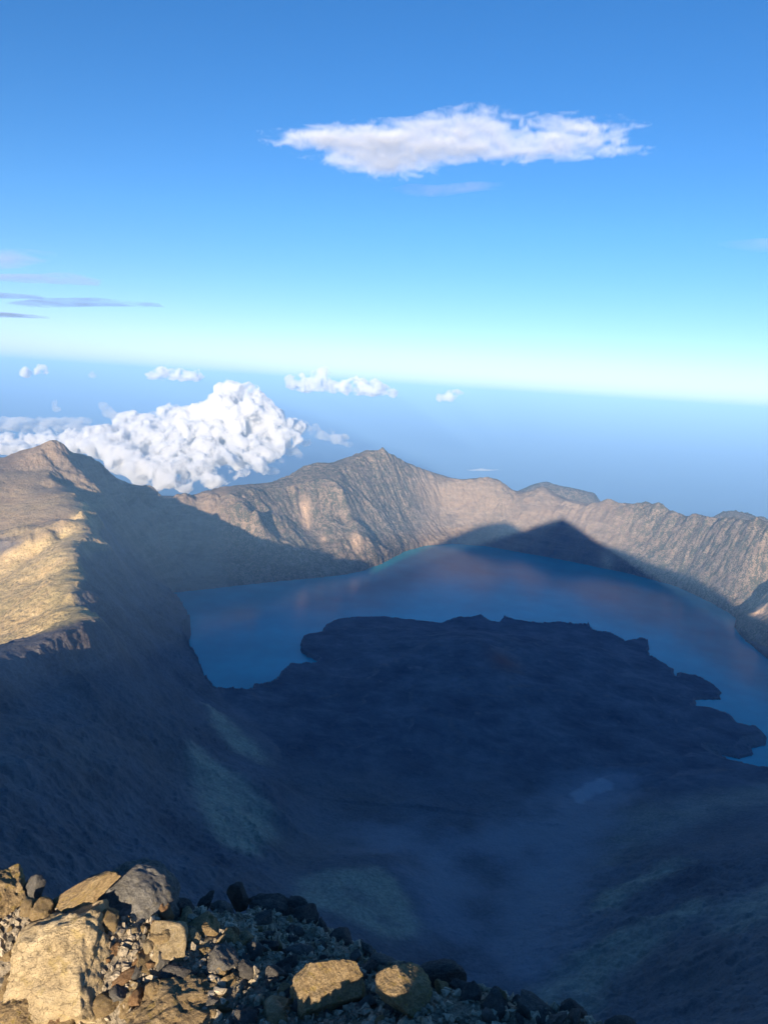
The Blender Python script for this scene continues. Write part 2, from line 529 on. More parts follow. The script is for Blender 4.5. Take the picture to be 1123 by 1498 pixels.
Z = np.where(dry & (sdv > -40), np.maximum(Z, LAKE + 2), Z)
near = sstep(160, 16, RD)
Z = Z - 2.0 * near
Z = np.minimum(Z, np.where(RD < 16, -6.0, 1e9))
verts = np.stack([X, Y, Z], -1).reshape(-1, 3)
verts[:, 2] = np.maximum(verts[:, 2], SEA - 60)
faces = grid_faces(*X.shape)
tme = np_mesh("terrain", verts, faces[:, ::-1])
terrain = link(bpy.data.objects.new("terrain", tme), kind="structure")


def attr(me, name, arr):
    a = me.attributes.new(name, 'FLOAT', 'POINT')
    a.data.foreach_set("value", np.ascontiguousarray(arr, dtype=np.float32).ravel())


# ground cover, by place
def blob(u, v, z, rx, ry=None, p=None):
    c = at_z(u, v, z)
    return np.exp(-(((X - c[0]) / rx) ** 2 + ((Y - c[1]) / (ry or rx)) ** 2))


def path_d(pts):
    P = [at_z(u, v, z)[:2] for u, v, z in pts]
    d = np.full(X.shape, 1e9)
    for a, b in zip(P[:-1], P[1:]):
        e = b - a
        t = np.clip(((X - a[0]) * e[0] + (Y - a[1]) * e[1]) / (e @ e), 0, 1)
        d = np.minimum(d, np.hypot(X - a[0] - t * e[0], Y - a[1] - t * e[1]))
    return d


azd = np.degrees(AZ)
nz = fbm(X / 500, Y / 500, 5)
nz2 = fbm(X / 140, Y / 140, 4)
farw = sstep(5200, 5700, RD)
veg = farw * (sstep(-14, -10, azd) * sstep(4, 1, azd) * 0.95 + sstep(14, 22, azd) * 1.0 + 0.2)
veg = np.clip(veg + 0.35 * nz * (farw > 0.5) + sstep(8000, 9500, RD), 0, 1) * (1 - gr)
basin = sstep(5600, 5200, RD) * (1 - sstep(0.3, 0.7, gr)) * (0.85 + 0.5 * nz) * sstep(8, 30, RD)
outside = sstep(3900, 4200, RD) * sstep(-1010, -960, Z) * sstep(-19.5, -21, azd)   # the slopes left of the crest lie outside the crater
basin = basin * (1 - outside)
grc = np.maximum(gr, 0.5 * outside * sstep(5900, 5300, RD) * (0.8 + nz))
lava = sstep(2600, 3100, RD) * sstep(0.32, 0.2, slp) * (Z < -1520 * ZS) * (1 - gr) * (RD < 5600) * sstep(-17, -12, azd)
bed_d = np.minimum.reduce([path_d([(880, 1150, -1680), (850, 1180, -1670), (830, 1210, -1665), (740, 1232, -1660), (640, 1240, -1655), (580, 1235, -1660)]),
                           path_d([(830, 1210, -1665), (800, 1290, -1640), (770, 1360, -1590), (760, 1420, -1560)]),
                           path_d([(640, 1240, -1655), (655, 1300, -1620), (660, 1350, -1590)])])
bed = sstep(230, 10, bed_d + 110 * nz2 + 90 * nz) * 0.4
def area(pts, z, soft=35, wobble=45):
    P = np.array([at_z(u, v, z)[:2] for u, v in pts])
    m = (X > P[:, 0].min() - 200) & (X < P[:, 0].max() + 200) & (Y > P[:, 1].min() - 200) & (Y < P[:, 1].max() + 200)
    out = np.full(X.shape, -1e4)
    out[m] = poly_sd(X[m], Y[m], P)
    return sstep(-soft, soft, out + wobble * nz2)


olive = np.maximum.reduce([
    area([(300, 1045), (330, 1050), (365, 1075), (395, 1098), (380, 1110), (340, 1100), (315, 1080)], -1600),
    area([(285, 1118), (320, 1135), (370, 1150), (402, 1175), (398, 1220), (375, 1255), (320, 1262), (295, 1240), (290, 1200), (275, 1150)], -1500),
    area([(425, 1300), (440, 1278), (500, 1265), (550, 1260), (580, 1280), (600, 1320), (622, 1340), (615, 1365), (560, 1375), (480, 1345), (440, 1335)], -1515),
    0.45 * area([(915, 1168), (1010, 1150), (1123, 1138), (1250, 1120), (1250, 1190), (1123, 1195), (1000, 1215), (930, 1240), (880, 1255)], -1540, 80),
    0.8 * area([(880, 1290), (930, 1265), (990, 1260), (1015, 1280), (940, 1310), (890, 1330), (870, 1320)], -1470),
    0.75 * area([(760, 1430), (820, 1390), (900, 1370), (1010, 1360), (1020, 1400), (920, 1440), (870, 1500), (760, 1500)], -1420),
    0.6 * area([(1040, 1330), (1123, 1300), (1200, 1310), (1200, 1390), (1060, 1400)], -1260)])
bed = np.maximum(bed, area([(833, 1162), (868, 1140), (880, 1142), (908, 1157), (897, 1166), (872, 1168), (848, 1186), (836, 1180)], -1685, 25, 45) * 0.75)


def blobr(u, v, r, rx):
    c = at_r(u, v, r)
    return np.exp(-(((X - c[0]) / rx) ** 2 + ((Y - c[1]) / (rx * 1.6)) ** 2))


scar = np.clip(blobr(400, 766, 6500, 30) + blobr(445, 768, 6720, 45) + blobr(447, 785, 6600, 35) + blobr(472, 800, 6480, 30) + blobr(520, 803, 6520, 45) + blobr(960, 806, 6950, 50)
               + blobr(890, 800, 7350, 60) + blobr(950, 800, 7000, 40) + blobr(1112, 872, 5900, 55) + blobr(430, 735, 6900, 30), 0, 1)
red = blob(735, 968, -1595, 90, 120) * 0.8
tan_ = farw * sstep(-2.5, 0.5, azd) * sstep(17, 11, azd) + farw * sstep(-27, -25, azd) * sstep(-15, -17, azd)
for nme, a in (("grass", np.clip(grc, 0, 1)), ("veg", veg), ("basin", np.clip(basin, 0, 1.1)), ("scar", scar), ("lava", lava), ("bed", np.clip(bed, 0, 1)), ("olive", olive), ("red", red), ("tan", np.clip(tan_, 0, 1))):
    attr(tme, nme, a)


# ------------------------------------------------------------------ node helper
class NT:
    def __init__(self, mat):
        self.t = mat.node_tree
        self.n = self.t.nodes
        self.l = self.t.links
        self.n.clear()

    def add(self, ty, **kw):
        n = self.n.new(ty)
        ins = kw.pop('ins', {})
        for k, v in kw.items():
            setattr(n, k, v)
        for k, v in ins.items():
            self.set(n, k, v)
        return n

    def set(self, n, k, v):
        s = n.inputs[k]
        if isinstance(v, bpy.types.NodeSocket):
            self.l.new(v, s)
        elif isinstance(v, bpy.types.Node):
            self.l.new(v.outputs[0], s)
        else:
            if hasattr(s.default_value, '__len__') and not hasattr(v, '__len__'):
                v = (v,) * len(s.default_value)
            if hasattr(s.default_value, '__len__') and len(s.default_value) == 4 and len(v) == 3:
                v = tuple(v) + (1,)
            s.default_value = v

    def math(self, op, a, b=0.5, clamp=False):
        n = self.add('ShaderNodeMath', operation=op, use_clamp=clamp)
        self.set(n, 0, a)
        if op not in ('ABSOLUTE', 'SQRT', 'SINE', 'FLOOR', 'FRACT'):
            self.set(n, 1, b)
        return n.outputs[0]

    def mix(self, f, a, b, blend='MIX'):
        n = self.add('ShaderNodeMix', data_type='RGBA', blend_type=blend)
        self.set(n, 0, f)
        self.set(n, 6, a)
        self.set(n, 7, b)
        return n.outputs[2]

    def noise(self, vec, scale, detail=6, rough=0.55, dist=0.0, ty=None):
        n = self.add('ShaderNodeTexNoise', ins={'Scale': scale, 'Detail': detail, 'Roughness': rough, 'Distortion': dist})
        if vec is not None:
            self.set(n, 'Vector', vec)
        return n.outputs['Fac']

    def ramp(self, f, stops, interp='LINEAR'):
        n = self.add('ShaderNodeValToRGB')
        n.color_ramp.interpolation = interp
        e = n.color_ramp.elements
        while len(e) < len(stops):
            e.new(0.5)
        for el, (p, c) in zip(e, stops):
            el.position = p
            el.color = (*c, 1) if hasattr(c, '__len__') else (c, c, c, 1)
        self.set(n, 'Fac', f)
        return n.outputs['Color']

    def attr(self, name):
        return self.add('ShaderNodeAttribute', attribute_name=name).outputs['Fac']


def new_mat(name):
    m = bpy.data.materials.new(name)
    m.use_nodes = True
    return m, NT(m)


def terrain_mat():
    m, t = new_mat("volcanic_ground")
    pos = t.add('ShaderNodeNewGeometry').outputs['Position']
    sl = t.add('ShaderNodeSeparateXYZ', ins={0: t.add('ShaderNodeNewGeometry').outputs['Normal']}).outputs['Z']
    big = t.noise(pos, 0.004, 6, 0.6)
    mid = t.noise(pos, 0.02, 7, 0.62)
    fin = t.noise(pos, 0.09, 6, 0.65)
    # vertical streaks: noise squeezed in height
    mp = t.add('ShaderNodeMapping', ins={'Vector': pos, 'Scale': (1, 1, 0.35)})
    strk = t.noise(mp.outputs[0], 0.025, 6, 0.6, 0.6)
    rock = t.ramp(strk, [(0.25, (0.17, 0.125, 0.10)), (0.5, (0.29, 0.203, 0.146)), (0.75, (0.39, 0.29, 0.205))])
    rock = t.mix(t.math('MULTIPLY', fin, 0.5), rock, t.ramp(mid, [(0.35, (0.14, 0.11, 0.095)), (0.65, (0.36, 0.28, 0.22))]))
    tanc = t.ramp(mid, [(0.3, (0.27, 0.19, 0.135)), (0.7, (0.36, 0.27, 0.19))])
    rock = t.mix(t.math('MULTIPLY', t.attr('tan'), 0.65), rock, tanc)
    rock = t.mix(t.math('MULTIPLY', t.ramp(big, [(0.46, 0.0), (0.62, 1.0)]), 0.5), rock, (0.14, 0.115, 0.10, 1))
    bp = t.add('ShaderNodeMapping', ins={'Vector': pos, 'Scale': (0.12, 0.12, 1)})
    band = t.noise(bp.outputs[0], 0.02, 5, 0.6, 0.8)
    rock = t.mix(t.math('MULTIPLY', t.ramp(band, [(0.5, 0.0), (0.58, 1.0)]), 0.35), rock, (0.40, 0.31, 0.235, 1))
    # scrub in patches
    sp = t.ramp(t.math('ADD', t.math('MULTIPLY', fin, 0.55), t.math('MULTIPLY', strk, 0.45)), [(0.46, 0.0), (0.52, 1.0)])
    sp = t.math('MULTIPLY', t.attr('veg'), sp)
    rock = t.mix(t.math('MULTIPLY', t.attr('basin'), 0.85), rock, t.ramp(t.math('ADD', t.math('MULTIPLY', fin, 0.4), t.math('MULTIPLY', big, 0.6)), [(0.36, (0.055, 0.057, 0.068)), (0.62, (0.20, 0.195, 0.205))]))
    rock = t.mix(t.math('MULTIPLY', sp, 0.95), rock, t.ramp(fin, [(0.3, (0.03, 0.036, 0.028)), (0.7, (0.095, 0.098, 0.075))]))
    rock = t.mix(t.math('MULTIPLY', t.attr('scar'), t.ramp(fin, [(0.4, 0.0), (0.5, 1.0)])), rock, (0.62, 0.42, 0.27, 1))
    # grass
    gm = t.add('ShaderNodeMapping', ins={'Vector': pos, 'Scale': (0.35, 1, 1), 'Rotation': (0, 0, 0.25)})
    gn = t.noise(gm.outputs[0], 0.022, 7, 0.65, 0.4)
    grs = t.ramp(gn, [(0.3, (0.36, 0.25, 0.12)), (0.5, (0.57, 0.41, 0.21)), (0.72, (0.68, 0.51, 0.28))])
    grs = t.mix(t.ramp(big, [(0.42, 0.0), (0.62, 0.6)]), grs, (0.40, 0.33, 0.16, 1))
    tus = t.noise(gm.outputs[0], 0.11, 7, 0.7, 0.3)
    grs = t.mix(t.ramp(tus, [(0.36, 0.75), (0.5, 0.0)]), grs, (0.19, 0.165, 0.085, 1))
    grs = t.mix(t.ramp(t.noise(gm.outputs[0], 0.045, 5, 0.7, 1.2), [(0.60, 0.0), (0.66, 0.8)]), grs, (0.10, 0.10, 0.06, 1))
    c = t.mix(t.attr('grass'), rock, grs)
    flat = t.ramp(sl, [(0.72, 0.0), (0.9, 1.0)])
    c = t.mix(t.math('MULTIPLY', t.attr('lava'), flat), c, t.ramp(t.noise(pos, 0.0055, 10, 0.7, 0.2), [(0.32, (0.05, 0.052, 0.062)), (0.5, (0.105, 0.107, 0.12)), (0.68, (0.19, 0.185, 0.19))]))
    ol = t.math('MULTIPLY', t.attr('olive'), t.ramp(t.noise(pos, 0.012, 6, 0.6), [(0.3, 0.35), (0.55, 1.0)]))
    c = t.mix(ol, c, t.ramp(fin, [(0.3, (0.27, 0.25, 0.175)), (0.7, (0.50, 0.45, 0.325))]))
    c = t.mix(t.attr('bed'), c, (0.44, 0.44, 0.47, 1))
    c = t.mix(t.attr('red'), c, (0.20, 0.07, 0.04, 1))
    b1 = t.add('ShaderNodeBump', ins={'Strength': 0.9, 'Distance': 14.0, 'Height': mid})
    b2 = t.add('ShaderNodeBump', ins={'Strength': 0.8, 'Distance': 5.0, 'Height': fin, 'Normal': b1.outputs[0]})
    bs = t.add('ShaderNodeBsdfPrincipled', ins={'Base Color': c, 'Roughness': 0.95, 'Specular IOR Level': 0.1, 'Normal': b2.outputs[0]})
    o = t.add('ShaderNodeOutputMaterial', ins={'Surface': bs.outputs[0]})
    return m


tme.materials.append(terrain_mat())


def water_mat(name, col, rough, scale, strength):
    m, t = new_mat(name)
    pos = t.add('ShaderNodeNewGeometry').outputs['Position']
    w = t.noise(pos, scale, 5, 0.6)
    w2 = t.noise(pos, scale * 0.05, 4, 0.6)
    b = t.add('ShaderNodeBump', ins={'Strength': strength, 'Distance': 1.0 / scale * 0.1, 'Height': w})
    c = t.mix(t.ramp(w2, [(0.35, 0.0), (0.65, 1.0)]), col, tuple(x * 1.35 for x in col))
    bs = t.add('ShaderNodeBsdfPrincipled', ins={'Base Color': c, 'Roughness': rough, 'IOR': 1.33, 'Specular IOR Level': 0.26, 'Normal': b.outputs[0]})
    t.add('ShaderNodeOutputMaterial', ins={'Surface': bs.outputs[0]})
    return m


def plane(name, x0, x1, y0, y1, z, n, mat):
    xs, ys = np.linspace(x0, x1, n), np.linspace(y0, y1, n)
    A, B = np.meshgrid(xs, ys)
    me = np_mesh(name, np.stack([A, B, np.full(A.shape, z)], -1).reshape(-1, 3), grid_faces(n, n))
    me.materials.append(mat)
    return link(bpy.data.objects.new(name, me), kind="structure")


lm = np.array([[poly[:, 0].min(), poly[:, 1].min()], [poly[:, 0].max(), poly[:, 1].max()]])
lake = plane("lake_water", lm[0][0] - 60, lm[1][0] + 60, lm[0][1] - 60, lm[1][1] + 60, LAKE, 30,
             water_mat("lake_water", (0.012, 0.29, 0.34), 0.18, 0.05, 0.2))
sea = plane("sea_water", -200000, 200000, -60000, 230000, SEA, 60, water_mat("sea_water", (0.012, 0.045, 0.085), 0.3, 0.004, 0.1))


# ------------------------------------------------------------------ clouds
def volume_mat(name, dens, col=(1, 1, 1), aniso=0.0):
    m, t = new_mat(name)
    v = t.add('ShaderNodeVolumePrincipled', ins={'Color': col, 'Density': dens, 'Anisotropy': aniso})
    t.add('ShaderNodeOutputMaterial', ins={'Volume': v.outputs[0]})
    return m


def ico(sub):
    bm = bmesh.new()
    bmesh.ops.create_icosphere(bm, subdivisions=sub, radius=1.0)
    V = np.array([v.co[:] for v in bm.verts])
    Fc = np.array([[v.index for v in f.verts] for f in bm.faces])
    bm.free()
    return V, Fc


ICO2 = ico(2)
TOSUN = np.array([-T[0] * math.cos(SUN_EL), -T[1] * math.cos(SUN_EL), math.sin(SUN_EL)])
ctex = bpy.data.textures.new("billow", 'CLOUDS')
ctex.noise_scale = 190
ctex.noise_depth = 4
ctex2 = bpy.data.textures.new("billow_fine", 'CLOUDS')
ctex2.noise_scale = 60
ctex2.noise_depth = 3


def cumulus(name, blobs, label, mat, group=None, voxel=45.0, kids=(12, 5), flat=0.85, disp=70, grow=1.0):
    """blobs: u, v, distance, radius in picture pixels; billows grow on billows"""
    S = []
    for u, v, dist, rp in blobs:
        c = at_y(u, v, dist)
        r = rp * grow / F * dist
        S.append((c, r))
        for k in range(kids[0]):
            d = rng.normal(size=3)
            d[2] = abs(d[2]) * 0.9 - 0.25
            d /= np.linalg.norm(d)
            c1 = c + d * r * np.array([1, 1, flat]) * rng.uniform(0.5, 0.85)
            r1 = r * rng.uniform(0.35, 0.6)
            S.append((c1, r1))
            for q in range(kids[1]):
                e = d * 0.7 + rng.normal(size=3) * 0.7
                e /= np.linalg.norm(e)
                S.append((c1 + e * r1 * 0.85, r1 * rng.uniform(0.28, 0.5)))
    cen = np.array([s[0] for s in S]).mean(0)
    V, Fc = ICO2
    VV = np.concatenate([V * r * np.array([1, 1, flat]) + c - cen for c, r in S])
    FF = np.concatenate([Fc + i * len(V) for i in range(len(S))])
    o = bpy.data.objects.new("tmp", np_mesh("tmp", VV, FF))
    COL.objects.link(o)
    md = o.modifiers.new("r", 'REMESH')
    md.mode = 'VOXEL'
    md.voxel_size = voxel
    for tx, st in ((ctex, disp), (ctex2, disp * 0.55)):
        dm = o.modifiers.new("d", 'DISPLACE')
        dm.texture = tx
        dm.strength = st
        dm.mid_level = 0.5
        dm.texture_coords = 'GLOBAL'
    dg = bpy.context.evaluated_depsgraph_get()
    me = bpy.data.meshes.new_from_object(o.evaluated_get(dg))
    bpy.data.objects.remove(o)
    me.name = name
    me.materials.clear()
    me.materials.append(mat)
    c = link(bpy.data.objects.new(name, me), label=label, category="cloud")
    c.location = cen
    if group:
        c["group"] = group
    print(name, len(me.polygons))
    return c




def billow_mat(name, dens, size, lo, hi, step):
    m, t = new_mat(name)
    pos = t.add('ShaderNodeNewGeometry').outputs['Position']
    n1 = t.noise(pos, 1.0 / size, 8, 0.62, 0.3)
    v = t.add('ShaderNodeVolumePrincipled', ins={'Color': (0.975, 0.975, 0.98), 'Density': t.math('MULTIPLY', t.ramp(n1, [(lo, 0.0), (hi, 1.0)]), dens)})
    t.add('ShaderNodeOutputMaterial', ins={'Volume': v.outputs[0]})
    m.cycles.volume_step_rate = step
    return m


dense = billow_mat("cloud_dense", 0.06, 400, 0.46, 0.61, 0.09)
small_ = billow_mat("cloud_small", 0.03, 300, 0.47, 0.64, 0.15)
thin = billow_mat("cloud_thin", 0.006, 420, 0.38, 0.6, 0.25)
main = [(345, 594, 15000, 26), (368, 604, 14900, 22), (325, 608, 14900, 20), (385, 622, 14800, 22), (358, 628, 14700, 24), (300, 614, 15200, 16),
        (275, 618, 15200, 15), (250, 615, 15300, 14), (232, 624, 15200, 15), (205, 622, 15500, 14), (185, 618, 15700, 12),
        (190, 630, 15300, 15), (160, 640, 14800, 16), (130, 645, 14600, 15), (112, 654, 14400, 11), (145, 655, 14300, 15), (180, 655, 14300, 18),
        (215, 652, 14300, 18), (250, 648, 14300, 18), (285, 645, 14500, 20), (315, 643, 14500, 20), (345, 655, 14300, 18), (395, 642, 14600, 14),
        (410, 624, 14900, 12), (430, 627, 15100, 10), (420, 643, 14600, 11), (405, 660, 14300, 9),
        (160, 660, 14100, 14), (195, 668, 14000, 16), (230, 668, 14000, 17), (262, 668, 14000, 17), (292, 664, 14100, 17), (320, 662, 14100, 16), (345, 672, 14000, 13), (372, 650, 14400, 14), (372, 668, 14200, 11), (375, 680, 14000, 9), (250, 700, 13400, 12), (330, 696, 13500, 9),
        (215, 635, 14800, 15), (245, 632, 14900, 15), (275, 632, 14900, 15), (305, 628, 14900, 17), (330, 630, 14800, 18),
        (175, 676, 13900, 15), (200, 684, 13700, 16), (235, 688, 13600, 16), (268, 688, 13600, 17), (300, 680, 13800, 16), (330, 676, 13800, 14),
        (352, 688, 13700, 9), (308, 704, 13500, 9), (270, 710, 13400, 10), (230, 708, 13400, 10), (390, 668, 14300, 9), (385, 688, 14000, 6), (205, 702, 13500, 9)]
cumulus("cumulus_cloud", main, "huge billowing white cloud bank piled up behind the left part of the crater rim", dense, None, 45, (14, 5), 0.85, 120, 1.5)
cumulus("cumulus_cloud", [(438, 622, 15200, 8), (447, 630, 15300, 9), (460, 628, 15400, 7), (468, 637, 15300, 8), (480, 632, 15600, 6), (490, 643, 15400, 8),
        (503, 640, 15800, 6), (510, 650, 15500, 6), (445, 645, 15000, 8), (425, 660, 14800, 9), (410, 676, 14500, 8), (440, 668, 14900, 6), (400, 690, 14300, 7)],
        "ragged thin cloud skirt trailing off the right side of the big cloud bank", billow_mat("cloud_ragged", 0.010, 300, 0.46, 0.66, 0.15), None, 45, (12, 4), 0.7, 110, 1.35)
cumulus("cumulus_cloud", [(152, 594, 17500, 8), (160, 604, 17400, 10), (170, 612, 17300, 9)],
        "soft white cloud turret rising just behind the big cloud bank's left shoulder", thin, None, 40, (10, 5))
cumulus("cumulus_cloud", [(80, 590, 19000, 5), (83, 599, 19000, 6)], "tiny faint upright cloud puff above the left mountain peak", thin, None, 34, (8, 4))
deck = [(x, 645 + 6 * math.sin(x * 0.9), 16500, 8 + 2 * math.sin(x * 2.1)) for x in range(-60, 105, 9)] + [(x, 657 + 3 * math.sin(x), 15500, 8) for x in range(-60, 60, 10)]
cumulus("cumulus_cloud", deck, "low lumpy cloud deck behind the left mountain's slope at the picture's left edge", dense, None, 45, (8, 4), 0.6, 100, 1.7)
deck2 = [(x, 622 + 7 * math.sin(x * 1.7), 21000 + 900 * math.sin(x * 0.7), 8) for x in range(-80, 130, 5)]
cumulus("cumulus_cloud", deck2, "flat hazy cloud layer stretching farther back above the lumpy deck at left", thin, None, 50, (6, 3), 0.45, 80, 1.5)
thin2 = volume_mat("cloud_sliver", 0.012)
hz_g = "small fair weather clouds lined up below the horizon"
cumulus("cumulus_cloud", [(222, 550, 25000, 5), (236, 547, 25000, 8), (252, 548, 25000, 7), (268, 549, 25000, 7), (284, 550, 25000, 7)],
        "small flat white cloud on the horizon left of centre above the cloud bank", small_, hz_g, 45, (10, 4), 0.8, 110, 1.6)
cumulus("cumulus_cloud", [(430, 560, 25000, 9), (445, 564, 25000, 9), (468, 560, 25000, 11), (470, 549, 25000, 8), (487, 566, 25000, 8), (510, 568, 25000, 9), (525, 566, 25000, 10), (545, 568, 25000, 10), (562, 570, 25000, 7), (575, 575, 25000, 5)],
        "long row of white puffs on the horizon above the highest rim summit", small_, hz_g, 45, (10, 4), 0.8, 110, 1.6)
cumulus("cumulus_cloud", [(39, 546, 25000, 6)], "left one of two tiny cloud puffs near the horizon at far left", small_, hz_g, 45, (10, 4), 0.8, 110, 1.6)
cumulus("cumulus_cloud", [(62, 543, 25000, 6), (60, 548, 25000, 4)], "right one of two tiny cloud puffs near the horizon at far left", small_, hz_g, 45, (10, 4), 0.8, 110, 1.6)
cumulus("cumulus_cloud", [(137, 549, 25000, 4)], "faintest speck of cloud near the horizon between the puffs and the flat cloud", thin, hz_g, 45, (10, 4), 0.8, 110, 1.6)
cumulus("cumulus_cloud", [(646, 583, 25000, 5), (658, 581, 25000, 6), (667, 577, 25000, 6)], "lone small cloud puff over the sea right of the long row", small_, hz_g, 45, (10, 4), 0.8, 110, 1.6)
cumulus("cumulus_cloud", [(684 + 4 * i, 687.5 + 0.5 * math.sin(i), 14000, 3.6 - abs(i - 5) * 0.3) for i in range(13)],
        "thin white cloud sliver floating just above the rim in the centre", thin2, None, 16, (6, 3), 0.5, 10)


def sheet_cloud(name, outline, z, thick, label, dens, col, sx, sy, lo, hi, ang=0.0, seed=0.0, n=90, patches=None):
    """a thin high layer: a lens-like closed hull with streaky density"""
    P = np.array([at_z(u, v, z)[:2] for u, v in outline])
    cen = P.mean(0)
    P = P - cen
    lo_, hi_ = P.min(0) - 300, P.max(0) + 300
    xs, ys = np.linspace(lo_[0], hi_[0], n), np.linspace(lo_[1], hi_[1], n)
    A, B = np.meshgrid(xs, ys)
    sd = poly_sd(A, B, P)
    wid = max(sd.max(), 1)
    h = thick * np.sqrt(np.clip((sd + 120) / wid, 0, 1)) * (1 + 0.3 * fbm(A / 900 + seed, B / 900, 3))
    ok = h > 0
    bm = bmesh.new()
    top, bot = {}, {}
    for i, j in zip(*np.nonzero(ok)):
        top[i, j] = bm.verts.new((A[i, j], B[i, j], h[i, j] + 1))
        bot[i, j] = bm.verts.new((A[i, j], B[i, j], -0.5 * h[i, j] - 1))
    cells = set()
    for i, j in top:
        q = [(i, j), (i, j + 1), (i + 1, j + 1), (i + 1, j)]
        if all(k in top for k in q):
            bm.faces.new([top[k] for k in q])
            bm.faces.new([bot[k] for k in q[::-1]])
            cells.add((i, j))
    for i, j in cells:
        for (di, dj), (a, b) in (((-1, 0), ((i, j + 1), (i, j))), ((1, 0), ((i + 1, j), (i + 1, j + 1))),
                                 ((0, -1), ((i, j), (i + 1, j))), ((0, 1), ((i + 1, j + 1), (i, j + 1)))):
            if (i + di, j + dj) not in cells:
                bm.faces.new([top[a], top[b], bot[b], bot[a]])
    bmesh.ops.delete(bm, geom=[v for v in bm.verts if not v.link_faces], context='VERTS')
    bmesh.ops.recalc_face_normals(bm, faces=bm.faces)
    me = bpy.data.meshes.new(name)
    bm.to_mesh(me)
    bm.free()
    # how deep inside the outline each place is, as a density mask built from distance blobs
    m, t = new_mat(name)
    pos = t.add('ShaderNodeTexCoord').outputs['Object']
    mp = t.add('ShaderNodeMapping', ins={'Vector': pos, 'Rotation': (0, 0, ang), 'Scale': (sx, sy, 0.0008), 'Location': (seed, seed * 0.7, 0)})
    n1 = t.noise(mp.outputs[0], 1.0, 9, 0.66, 0.9)
    n2 = t.noise(mp.outputs[0], 0.25, 3, 0.5)
    f = t.math('ADD', t.math('MULTIPLY', n1, 0.65), t.math('MULTIPLY', n2, 0.35))
    # fade towards the rim of the hull
    sp = t.add('ShaderNodeSeparateXYZ', ins={0: t.add('ShaderNodeTexCoord').outputs['Generated']})
    gx_ = t.math('ABSOLUTE', t.math('MULTIPLY', t.math('SUBTRACT', sp.outputs[0], 0.5), 2.0))
    gy_ = t.math('ABSOLUTE', t.math('MULTIPLY', t.math('SUBTRACT', sp.outputs[1], 0.5), 2.0))
    rr = t.math('SQRT', t.math('ADD', t.math('MULTIPLY', gx_, gx_), t.math('MULTIPLY', gy_, gy_)))
    f2 = t.math('SUBTRACT', f, t.math('MULTIPLY', t.math('MULTIPLY', rr, rr), 0.11))
    if patches:
        acc = None
        sx_ = t.add('ShaderNodeSeparateXYZ', ins={0: pos})
        for u, v, ru, rv, wt in patches:
            c = at_z(u, v, z)[:2] - cen
            rx = abs(at_z(u + ru, v, z)[0] - at_z(u - ru, v, z)[0]) / 2
            ry = abs(at_z(u, v - rv, z)[1] - at_z(u, v + rv, z)[1]) / 2
            tl = (at_z(u + ru, v, z)[1] - at_z(u - ru, v, z)[1]) / (2 * rx)
            dx_ = t.math('SUBTRACT', sx_.outputs[0], float(c[0]))
            dy_ = t.math('SUBTRACT', t.math('SUBTRACT', sx_.outputs[1], float(c[1])), t.math('MULTIPLY', dx_, float(tl)))
            ex = t.math('MULTIPLY', dx_, 1.0 / rx)
            ey = t.math('MULTIPLY', dy_, 1.0 / ry)
            e = t.math('SQRT', t.math('ADD', t.math('MULTIPLY', ex, ex), t.math('MULTIPLY', ey, ey)))
            k = t.math('MULTIPLY', t.math('SUBTRACT', 1.0, e, True), wt)
            acc = k if acc is None else t.math('ADD', acc, k)
        acc = t.math('MINIMUM', acc, 1.0)
        f2 = t.math('ADD', f, t.math('MULTIPLY', t.math('SUBTRACT', acc, 0.4), 0.36))
    d = t.ramp(f2, [(lo, 0.0), (hi, 1.0)])
    dv = t.math('MULTIPLY', d, dens)
    v = t.add('ShaderNodeVolumePrincipled', ins={'Color': col, 'Density': dv, 'Anisotropy': -0.3 if patches else 0.1})
    t.add('ShaderNodeOutputMaterial', ins={'Volume': v.outputs[0]})
    m.cycles.volume_step_rate = 0.6
    me.materials.append(m)
    o = link(bpy.data.objects.new(name, me), label=label, category="cloud")
    o.location = (cen[0], cen[1], z)
    return o


sheet_cloud("streaked_cloud", [(376, 192), (430, 187), (480, 181), (540, 176), (600, 174), (640, 163), (680, 150), (720, 155), (760, 163), (800, 170), (850, 163),
                         (900, 170), (945, 182), (955, 200), (950, 230), (900, 230), (850, 233), (780, 241), (720, 246), (660, 251), (610, 265), (560, 268),
                         (510, 262), (470, 242), (430, 226), (388, 210)], 3600, 55,
            "long feathery white cloud alone high in the upper blue sky", 0.0065, (1, 1, 1), 0.0030, 0.0024, 0.44, 0.80, 0.12, 1.3, 110,
            [(575, 212, 170, 48, 1.0), (560, 246, 110, 26, 0.7), (460, 200, 120, 22, 0.7), (780, 222, 230, 26, 0.85), (690, 188, 150, 45, 0.55), (870, 188, 120, 34, 0.45)])
sheet_cloud("streaked_cloud", [(575, 278), (600, 272), (640, 274), (690, 269), (745, 268), (740, 274), (690, 278), (640, 286), (590, 286)], 3500, 60,
            "thin greyish wisp hanging just below the long feathery cloud", 0.0015, (0.8, 0.85, 1), 0.0014, 0.0012, 0.36, 0.6, 0.15, 4.1)
lo_g = "thin streaks of cloud low in the sky at left"
